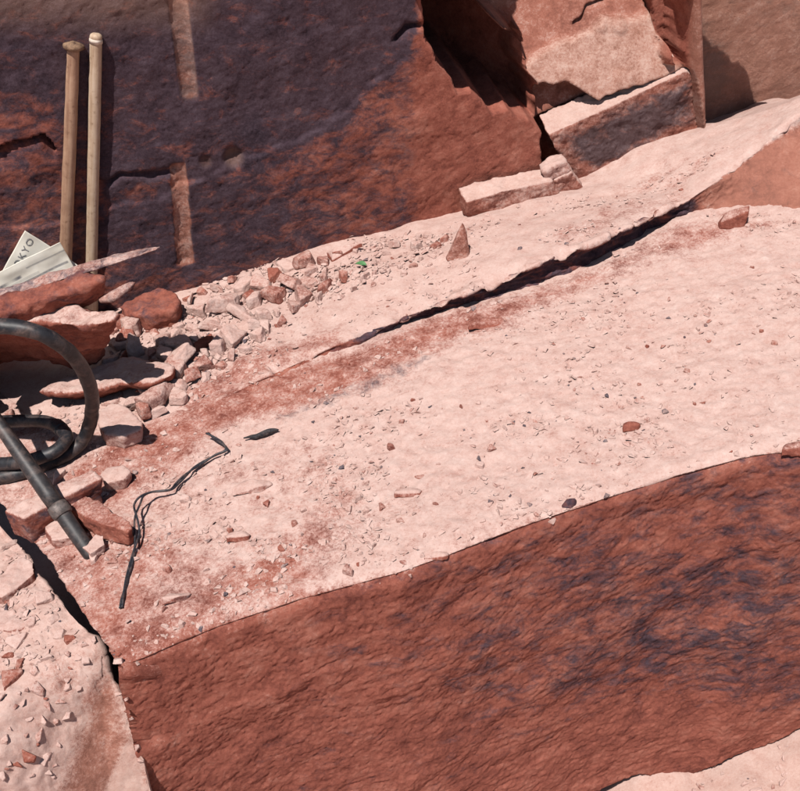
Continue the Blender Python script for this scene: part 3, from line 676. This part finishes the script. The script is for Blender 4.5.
for x, y, w in ((200, 302, 24), (240, 318, 30), (272, 300, 24), (176, 372, 26), (215, 352, 24), (232, 340, 22), (290, 288, 22), (168, 360, 26), (140, 330, 28), (310, 284, 18), (196, 380, 20), (246, 288, 22)):
    occupied.append((x, y, w)); put_stone(x, y, w*1.5, lab_big, grp_big, .8, .35, .0)
scatter([(105, 330), (180, 303), (205, 292), (262, 268), (320, 262), (350, 272), (330, 296), (285, 318), (255, 345), (215, 372), (180, 400), (130, 425), (105, 400)], 125, 10, 30, lab_heap, grp_heap, 1.6, .85, .4, .28)
scatter([(262, 274), (330, 256), (420, 236), (450, 240), (440, 262), (380, 285), (320, 310), (300, 300)], 45, 6, 18, 'small pink chip thinly scattered along the ledge beyond the rubble heap', 'chips along the ledge', 2.0)
lab_top = 'small pink stone strewn over the dusty top of the big block'; grp_top = 'stones strewn over the block top'
for x, y, w in ((378, 508, 14), (400, 522, 10), (348, 572, 16), (343, 548, 12), (293, 524, 13), (186, 500, 14), (216, 535, 16), (230, 532, 10), (268, 505, 10), (347, 510, 13), (365, 512, 10), (480, 466, 14), (182, 625, 12), (165, 628, 10), (168, 570, 13), (152, 576, 12), (410, 574, 10), (436, 505, 10), (455, 530, 10), (500, 508, 9), (560, 460, 9), (420, 555, 12), (395, 540, 11)):
    occupied.append((x, y, w)); put_stone(x, y, w, lab_top, grp_top, .9, .2, .2)
scatter([(150, 600), (140, 560), (250, 470), (400, 400), (560, 330), (760, 260), (795, 400), (760, 448), (600, 492), (440, 550), (250, 605), (180, 632)], 80, 5, 13, lab_top, grp_top, 2.0)
lab_sh = 'pale broken stone in the crumbling rubble on the shelf left of the crack'; grp_sh = 'broken stones on the shelf'
for x, y, w in ((18, 640, 26), (44, 600, 24), (60, 635, 18), (12, 680, 30), (38, 690, 20), (22, 665, 20), (70, 640, 16), (85, 660, 16), (5, 700, 22), (50, 705, 14), (60, 703, 12), (30, 600, 20), (54, 618, 16), (40, 735, 20), (28, 755, 24), (46, 760, 16), (10, 740, 20), (10, 545, 24), (50, 548, 20)):
    occupied.append((x, y, w)); put_stone(x, y, w, lab_sh, grp_sh, .7, .18, .35)
scatter([(0, 560), (30, 600), (80, 632), (100, 660), (80, 690), (60, 740), (50, 791), (0, 791)], 45, 6, 17, lab_sh, grp_sh, 1.8, .7, .2)
lab_cr = 'small pink chip lodged along the narrow crack'; grp_cr = 'chips lodged along the crack'
for x, y, w in ((119, 663, 14), (126, 700, 9), (128, 712, 10), (131, 720, 9), (137, 748, 10), (141, 760, 9), (95, 640, 9), (118, 655, 8)):
    put_stone(x, y, w, lab_cr, grp_cr, .9, .4, .1)
lab_g = 'pale chip on the sunlit ground under the front face'; grp_g = 'chips on the ground in front'
scatter([(640, 800), (720, 780), (780, 768), (800, 755), (800, 791)], 10, 7, 15, lab_g, grp_g)
lab_b = 'pink stone between the hose coil and the bar blocks'; grp_b = 'stones around the bar blocks'
for x, y, w in ((62, 480, 26), (104, 548, 14), (112, 540, 12), (94, 560, 14), (112, 562, 12), (72, 556, 12), (12, 415, 14), (35, 414, 18), (72, 505, 14)):
    put_stone(x, y, w, lab_b, grp_b, .9, .3, .15)

# --- gravel and grit: real chips, joined, too many to count
def chip_proto(k):
    r = np.random.default_rng(500+k); pts = r.normal(size=(9, 3)); pts /= np.linalg.norm(pts, axis=1)[:, None]
    pts *= np.array([.5, .38, .22])*r.uniform(.8, 1.1, (9, 1)); bm = bm_hull([tuple(p) for p in pts])
    bmesh.ops.triangulate(bm, faces=bm.faces); bm.verts.index_update(); bm.verts.ensure_lookup_table()
    v = np.array([x.co[:] for x in bm.verts]); f = np.array([[q_.index for q_ in p.verts] for p in bm.faces]); bm.free(); return v, f
CH = [chip_proto(k) for k in range(14)]
def gravel(name, label, n, weight, keys, xr, yr, smin, smax, pw, sink=.05):
    Vs, Fs, Ms, off, made = [], [], [], 0, 0
    X = rng.uniform(*xr, n*4); Y = rng.uniform(*yr, n*4); pts = np.stack([X, Y, bed(X)], -1); px, py = project(pts)
    cl = np.clip(.42+1.7*fbm(pts*np.array([4, 6, 4])+9, 4), .04, 1.6)
    ey = np.interp(px, [p[0] for p in edge_px], [p[1] for p in edge_px])
    keep = rng.random(n*4) < weight(px, py)*cl*((py < ey-1) | ('block' not in keys))
    for x, y in zip(X[keep], Y[keep]):
        if made >= n: break
        h = drop(x, y, keys)
        if h is None or h[1].z < .7: continue
        s = smin+(smax-smin)*random.random()**pw; v, f = CH[random.randrange(14)]
        R_ = np.array(align(h[1], random.uniform(0, 6.28), random.gauss(0, .35), random.uniform(0, 6.28)))
        Vs.append((v*s*np.array([1, random.uniform(.7, 1.2), random.uniform(.6, 1.2)]))@R_.T+np.array(h[0])+np.array([0, 0, s*sink])); Fs.append(f+off); off += len(v); made += 1
        d = min(1, max(.1, random.gauss(.88, .2))); st = .75 if random.random() < .03 else 0
        Ms.append(np.tile([d, st, 0], (len(v), 1)))
    me = new_mesh(name, np.concatenate(Vs), np.concatenate(Fs), np.concatenate(Ms), smooth=False)
    return tag(link(name, me, M_MASK), label, 'gravel', None, 'stuff')
heap_poly = [(100, 340), (180, 300), (262, 264), (340, 250), (440, 232), (450, 245), (380, 285), (300, 318), (250, 350), (210, 378), (180, 408), (150, 440), (100, 430)]
gravel('gravel', 'fine pink gravel and grit scattered over the dusty block top', 12000, lambda px, py: (.55+.45*soft(px, py, [(150, 640), (140, 540), (300, 470), (500, 440), (800, 380), (800, 450), (440, 560), (200, 640)], 40))*(1-.72*soft(px, py, bare_poly, 14))*(1-soft(px, py, [(690, 200), (800, 120), (900, 60), (900, 212), (790, 214), (700, 212)], 3)), ('block', 'ledge'), (-1.0, 1.5), (-.95, .9), .0026, .026, 3.6, .10)
gravel('heap_gravel', 'small pink rubble filling the heap at the foot of the wall', 2200, lambda px, py: soft(px, py, heap_poly, 8), ('block', 'ledge'), (-1.05, .3), (.1, 1.1), .006, .034, 2.0, .18)
gravel('shelf_gravel', 'crumbled pale chips on the shelf left of the crack', 1500, lambda px, py: 1-.9*soft(px, py, [(60, 800), (78, 735), (95, 690), (112, 672), (150, 791)], 8), ('shelf',), (-1.1, -.4), (-1.1, -.2), .004, .030, 2.2, .1)
gravel('ground_gravel', 'loose pale chips on the ground under the front face', 700, lambda px, py: 1+0*px, ('ground',), (.2, 1.2), (-1.3, -.3), .004, .022, 2.4, .1)

# ------------------------------------------------------------------ tubes and turned things
def catmull(pts, n):
    pts = np.asarray(pts, float); P = np.r_[[2*pts[0]-pts[1]], pts, [2*pts[-1]-pts[-2]]]; out = []
    m = len(pts)-1
    for k in range(m):
        p0, p1, p2, p3 = P[k:k+4]
        for t in np.linspace(0, 1, n, endpoint=False):
            out.append(.5*((2*p1)+(-p0+p2)*t+(2*p0-5*p1+4*p2-p3)*t*t+(-p0+3*p1-3*p2+p3)*t**3))
    out.append(pts[-1]); return np.array(out)
def tube(path, rad, sides=20, wob=0.0):
    path = np.asarray(path); n = len(path); T_ = np.gradient(path, axis=0); T_ /= np.linalg.norm(T_, axis=1)[:, None]
    r = np.full(n, rad) if np.isscalar(rad) else np.asarray(rad)
    u_ = np.cross(T_[0], [0.1, .2, 1]); u_ /= np.linalg.norm(u_); Vs = []
    th = np.linspace(0, 2*math.pi, sides, endpoint=False)
    for k in range(n):
        u_ = u_-T_[k]*np.dot(u_, T_[k]); u_ /= np.linalg.norm(u_); w_ = np.cross(T_[k], u_)
        ring = path[k]+r[k]*(np.cos(th)[:, None]*u_+np.sin(th)[:, None]*w_); Vs.append(ring)
    V_ = np.concatenate(Vs)
    if wob: V_ = V_+np.stack([fbm(V_*25+k*31, 2) for k in range(3)], -1)*wob
    F_ = []
    i_, j_ = np.meshgrid(np.arange(n-1), np.arange(sides), indexing='ij'); a_ = i_*sides+j_; b_ = i_*sides+(j_+1) % sides
    F_ = np.stack([a_, b_, b_+sides, a_+sides], -1).reshape(-1, 4)
    c0 = len(V_); V_ = np.r_[V_, [path[0]], [path[-1]]]; j_ = np.arange(sides)
    caps = np.r_[np.stack([(j_+1) % sides, j_, 0*j_+c0, 0*j_+c0], -1), np.stack([j_+(n-1)*sides, (j_+1) % sides+(n-1)*sides, 0*j_+c0+1, 0*j_+c0+1], -1)]
    bm = bmesh.new(); vs = [bm.verts.new(p) for p in V_]
    for f in F_.tolist(): bm.faces.new([vs[k] for k in f])
    for f in caps.tolist(): bm.faces.new([vs[k] for k in f[:3]])
    bmesh.ops.recalc_face_normals(bm, faces=bm.faces)
    for f in bm.faces: f.smooth = True
    me = bpy.data.meshes.new('tube'); bm.to_mesh(me); bm.free(); return me
def turned(prof, sides=28, wob=.0):
    """closed turned shape along local z; prof = [(z, r)]"""
    prof = np.array(prof); z = np.repeat(prof[:, 0], 1)
    me = tube(np.stack([0*z+1e-5*np.arange(len(z)), 0*z, z], -1), prof[:, 1], sides, wob)
    return me

# two wooden handles leaning on the wall
WBV = bvh_of(wall)
def handle(top_px, low_px, r_px, off_low, mat, label, prof_fn, head=False):
    def wpt(px_, py_, off):
        h = WBV.ray_cast(Vector(CAM), Vector(ray(px_, py_))); d_ = (np.array(h[0])-WA)@WN+off
        return on_wall(px_, py_, d_)
    top_ = wpt(*top_px, .008); low_ = wpt(*low_px, off_low); ax = (top_-low_)/np.linalg.norm(top_-low_)
    p = low_.copy()
    for _ in range(400):
        h = drop(p[0], p[1]); 
        if h is None or p[2] <= h[0].z-.005: break
        p = p-ax*.005
    Lh = np.linalg.norm(top_-p); s = np.linalg.norm(top_-CAM)/FPX
    emp = bpy.data.objects.new('wooden_handle', None); COL.objects.link(emp); emp.location = p
    emp.rotation_euler = Vector(ax).to_track_quat('Z', 'Y').to_euler(); emp.empty_display_size = .05
    tag(emp, label, 'handle')
    return emp, Lh, s
emp, Lh, s = handle((73.5, 46), (64.5, 285), 6.2, .010, M_WOOD1, 'brown wooden tool handle with a mushroomed battered top leaning on the wall', None)
r = 6.3*s
z = np.linspace(0, Lh, 60); rr = r*(1.0+.22*sstep(.35*Lh, 0, z)-.10*sstep(.6*Lh, Lh, z))
link('shaft', turned(list(zip(z, rr)), 28, .0012), M_WOOD1, emp)
cap = [(Lh-.012, r*.9), (Lh-.009, r*1.15), (Lh-.004, r*1.42), (Lh+.001, r*1.5), (Lh+.005, r*1.42), (Lh+.009, r*.95), (Lh+.011, r*.3)]
link('mushroomed_end', turned(cap, 30, .005), simple_material('frayed_wood', (.07, .04, .03), (.30, .19, .12), 60, .85, .8, .004, .2), emp)
emp, Lh, s = handle((96, 34), (91.5, 268), 6, .008, M_WOOD2, 'pale smooth wooden tool handle with rounded top leaning on the wall', None)
r = 6.0*s
z = np.r_[np.linspace(0, Lh-.012, 60)]; rr = r*(.98+.30*sstep(.26*Lh, .05*Lh, z)-.04*sstep(.6*Lh, Lh, z))
prof = list(zip(z, rr))+[(Lh-.008, r*.97), (Lh-.003, r*.86), (Lh, r*.62), (Lh+.001, r*.2)]
link('shaft', turned(prof, 28, .0008), M_WOOD2, emp)
bandz = Lh-.020
link('worn_end', turned([(bandz-.004, r*.90), (bandz-.004, r*1.03), (bandz+.006, r*1.03), (bandz+.006, r*.90)], 28, .001), simple_material('bleached_wood', (.50, .42, .34), (.68, .60, .52), 70, .7, .2), emp)

# printed paper sheets propped behind the grey slab
def sheet(corners, off, inkf, n=70, curl=.012, seed=0):
    c = [np.array(on_wall(p[0], p[1], off+p[2])) for p in corners]
    a_, b_ = np.meshgrid(np.linspace(0, 1, n), np.linspace(0, 1, n), indexing='ij')
    G_ = (1-a_)[..., None]*(1-b_)[..., None]*c[0]+a_[..., None]*(1-b_)[..., None]*c[1]+a_[..., None]*b_[..., None]*c[2]+(1-a_)[..., None]*b_[..., None]*c[3]
    G_ = G_+WN*(curl*np.sin(a_*3.1+seed)*np.sin(b_*2.3+.5)+.004*perlin(np.stack([a_*4+seed, b_*4, 0*a_], -1)))[..., None]
    F_ = grid_faces(n, n); nv = n*n; V_ = np.r_[G_.reshape(-1, 3), G_.reshape(-1, 3)-WN*.0012]
    ed = []
    idx = np.arange(nv).reshape(n, n); ring = np.r_[idx[0, :], idx[1:, -1], idx[-1, -2::-1], idx[-2:0:-1, 0]]; nx = np.roll(ring, -1)
    F_ = np.r_[F_, F_[:, ::-1]+nv, np.stack([ring, nx, nx+nv, ring+nv], -1)]
    ink = inkf(a_, b_).ravel(); mk = np.zeros((2*nv, 3)); mk[:nv, 0] = ink
    return new_mesh('sheet', V_, F_, mk), c, G_
pr = on_wall(30, 280, .10)
paper = bpy.data.objects.new('printed_paper', None); COL.objects.link(paper); paper.location = pr; paper.empty_display_size = .05
tag(paper, 'folded white printed sheets tucked behind the thin grey slab', 'paper')
def add_sheet(name, me):
    n = len(me.vertices); v = np.empty(n*3, np.float32); me.vertices.foreach_get('co', v); me.vertices.foreach_set('co', (v.reshape(-1, 3)-pr.astype(np.float32)).ravel()); me.update()
    return link(name, me, M_PAPER, paper)
def ink_back(a_, b_):
    return .0*a_+.35*sstep(.06, .0, np.abs(b_-.80))*(a_ > .1)
def ink_front(a_, b_):
    # a runs along the fold (left to right), b from the top edge down
    k = .85*sstep(.05, .02, np.abs(b_-.34+.05*a_))*((a_ > .02) & (a_ < .55))*(.6+.4*np.sin(a_*40))
    k = k+.75*sstep(.035, .015, np.abs(b_-.47))*(a_ > .40)*(a_ < .98)
    k = k+.55*sstep(.025, .01, np.abs(b_-.20))*(a_ > .62)
    k = k+.28*((np.sin(b_*150) > .2) & (b_ > .55) & (a_ > .08) & (a_ < .9) & (np.sin(a_*57+np.floor(b_*24)*3) > -.4))
    return k+.30*(np.abs(b_-.40) < .03)*(a_ < .7)
me_b, cb, Gb = sheet([(-12, 294, .055), (25, 231.5, .02), (92, 276, .035), (52, 322, .07)], .03, ink_back, seed=1)
add_sheet('back_sheet', me_b)
me_f, cf, Gf = sheet([(-40, 291, .08), (60, 243, .04), (82, 283, .065), (-20, 330, .10)], .03, ink_front, seed=2, curl=.008)
add_sheet('front_sheet', me_f)
txt = bpy.data.curves.new('lettering', 'FONT'); txt.body = 'OXOKYO'; txt.size = .027; txt.space_character = 1.25; txt.align_x = 'LEFT'
to = bpy.data.objects.new('lettering', txt); COL.objects.link(to)
dg = bpy.context.evaluated_depsgraph_get(); tm = bpy.data.meshes.new_from_object(to.evaluated_get(dg)); bpy.data.objects.remove(to)
xa = (cb[1]-cb[0]); xl = np.linalg.norm(xa); xa /= xl; ya = -(cb[3]-cb[0]); ya -= xa*np.dot(ya, xa); ya /= np.linalg.norm(ya); za = np.cross(xa, ya)
n = len(tm.vertices); v = np.empty(n*3, np.float32); tm.vertices.foreach_get('co', v); v = v.reshape(-1, 3)
bxm = v[:, 0].max(); org = cb[0]+xa*xl*.28-ya*.036
# follow the curled sheet: snap to the sheet surface
tree = BVHTree.FromPolygons(Gb.reshape(-1, 3).tolist(), grid_faces(70, 70).tolist())
nv_ = []
for p in v:
    w = org+xa*(p[0]/bxm*xl*.66)+ya*p[1]
    h = tree.find_nearest(Vector(w)); nn = np.array(h[1]); nn = nn if nn@WN > 0 else -nn
    nv_.append(np.array(h[0])+nn*.0015-pr)
tm.vertices.foreach_set('co', np.array(nv_, np.float32).ravel()); tm.update()
link('lettering', tm, M_INK, paper)

# rubber air hose: tall arch, then a coil on the ground
hp = [(-95, 430, .04), (-90, 385, .26), (-60, 345, .46), (-20, 329, .54), (15, 327, .54), (48, 337, .50), (74, 357, .41), (89, 384, .29), (92, 412, .15), (84, 438, .05), (66, 455, .026), (35, 468, .022), (0, 477, .022), (-45, 478, .022),
      (-80, 455, .022), (-62, 430, .024), (-20, 424, .040), (20, 421, .060), (50, 423, .066), (66, 435, .066), (58, 449, .066), (32, 460, .060), (0, 464, .055), (-50, 462, .045), (-95, 470, .024)]
hose = link('rubber_hose', tube(catmull([on_bed(*p) for p in hp], 14), .0180, 22, .0018), M_RUBBER)
rebase(hose); tag(hose, 'thick black rubber air hose arching up over a coil by the slabs', 'hose')
def hose_at(px, py, h, px2, py2, h2, name, r_, L_):
    a_ = on_bed(px, py, h); b_ = on_bed(px2, py2, h2); d_ = (b_-a_)/np.linalg.norm(b_-a_)
    me_ = tube([a_, a_+d_*L_*.1, a_+d_*L_*.9, a_+d_*L_], [r_*.96, r_, r_, r_*.96], 24); 
    o = link(name, me_, M_RUBBER); n = len(me_.vertices); v = np.empty(n*3, np.float32); me_.vertices.foreach_get('co', v)
    me_.vertices.foreach_set('co', (v.reshape(-1, 3)-np.array(hose.location, np.float32)).ravel()); o.parent = hose; return o
hose_at(56, 425, .066, 66, 433, .066, 'hose_wrap', .0198, .035)

# steel pipe with collar, end buried in the rubble
pa = on_bed(86, 547, .012); pb = on_bed(2, 428, .24); ax = (pb-pa)/np.linalg.norm(pb-pa); Lp = np.linalg.norm(pb-pa)
pipe = bpy.data.objects.new('steel_pipe', None); COL.objects.link(pipe); pipe.location = pa-ax*.03; pipe.rotation_euler = Vector(ax).to_track_quat('Z', 'Y').to_euler(); pipe.empty_display_size = .05
tag(pipe, 'dark steel pipe with worn collar standing in the rubble beside the hose', 'pipe')
zc = .03+Lp*.30
link('lower_tube', turned([(0, .018), (.01, .0195), (zc-.06, .0195), (zc-.012, .0195), (zc-.004, .021)], 26, .0006), M_STEEL, pipe)
link('collar', turned([(zc-.014, .022), (zc-.013, .0235), (zc-.004, .0258), (zc+.010, .0258), (zc+.018, .0240), (zc+.019, .022)], 26, .0007), M_RING, pipe)
link('upper_tube', turned([(zc+.012, .0210), (zc+.05, .0218), (zc+.13, .0205), (zc+.24, .0175), (zc+.40, .0160), (zc+.62, .0160), (zc+.625, .016)], 8, .0005), M_STEEL, pipe)

# twisted pair of wires
wp = [(121, 608, .006), (126, 582, .008), (133, 556, .012), (137, 535, .022), (136, 512, .034), (140, 499, .036), (152, 492, .030), (170, 490, .020), (178, 483, .014), (196, 467, .010), (214, 456, .010), (226, 450, .014), (222, 443, .020), (213, 437, .024), (207, 433, .030)]
base = catmull([np.array(on_bed(*p)) for p in wp], 12)
for k in range(len(base)):
    h = drop(base[k][0], base[k][1])
    if h: base[k][2] = max(base[k][2], h[0].z+.006)
n = len(base); ph = np.linspace(0, 1, n)*math.pi*9
sep = .0024+.005*np.exp(-((np.linspace(0, 1, n)-.30)/.10)**2)+.004*np.exp(-((np.linspace(0, 1, n)-.62)/.06)**2)
wire = bpy.data.objects.new('twisted_wire', None); COL.objects.link(wire); wire.location = base[0]; wire.empty_display_size = .05
tag(wire, 'thin black twisted wire curling across the dusty rock', 'wire')
for sg in (1, -1):
    off = np.stack([np.cos(ph)*sep*sg, .3*np.cos(ph)*sep*sg, np.abs(np.sin(ph))*sep*.6*(1+sg)*.5], -1)
    link('strand', tube(base+off-base[0], .0027, 10, .0006), M_WIRE, wire)
cp = [(244, 438, .006), (254, 437, .008), (264, 434, .009), (274, 431, .010), (279, 430, .009)]
cpath = catmull([np.array(on_bed(*p)) for p in cp], 6)
stick = link('charred_stick', tube(cpath, np.interp(np.linspace(0, 1, len(cpath)), [0, .2, .5, .8, 1], [.002, .006, .0075, .006, .002]), 12, .006), M_CHAR)
rebase(stick); tag(stick, 'short charred black stick lying beyond the end of the wire', 'stick')
def leaf(name, px, py, size, mat, label):
    h = pick(px, py); bm = bmesh.new(); n = 8; L_ = []; R_ = []; C_ = []
    for k in range(n+1):
        t = k/n; w = .42*math.sin(math.pi*t**.8)*size*.5; zc_ = .12*size*math.sin(t*3); L_.append(bm.verts.new((-w, (t-.5)*size, zc_+.15*w))); R_.append(bm.verts.new((w, (t-.5)*size, zc_+.2*w))); C_.append(bm.verts.new((0, (t-.5)*size, zc_)))
    for k in range(n):
        for A, B in ((L_, C_), (C_, R_)):
            bm.faces.new((A[k], B[k], B[k+1], A[k+1]))
    bmesh.ops.remove_doubles(bm, verts=bm.verts, dist=1e-5)
    bmesh.ops.solidify(bm, geom=bm.faces[:], thickness=.0006)
    me_ = bpy.data.meshes.new(name); bm.to_mesh(me_); bm.free(); o = link(name, me_, mat)
    o.location = h[0]+Vector(h[1])*.012; o.rotation_euler = align(h[1], 1.0, .2, 0).to_euler(); return tag(o, label, 'leaf')
leaf('green_leaf', 362, 268, .045, M_LEAF, 'tiny green leaf lying among the chips on the ledge')
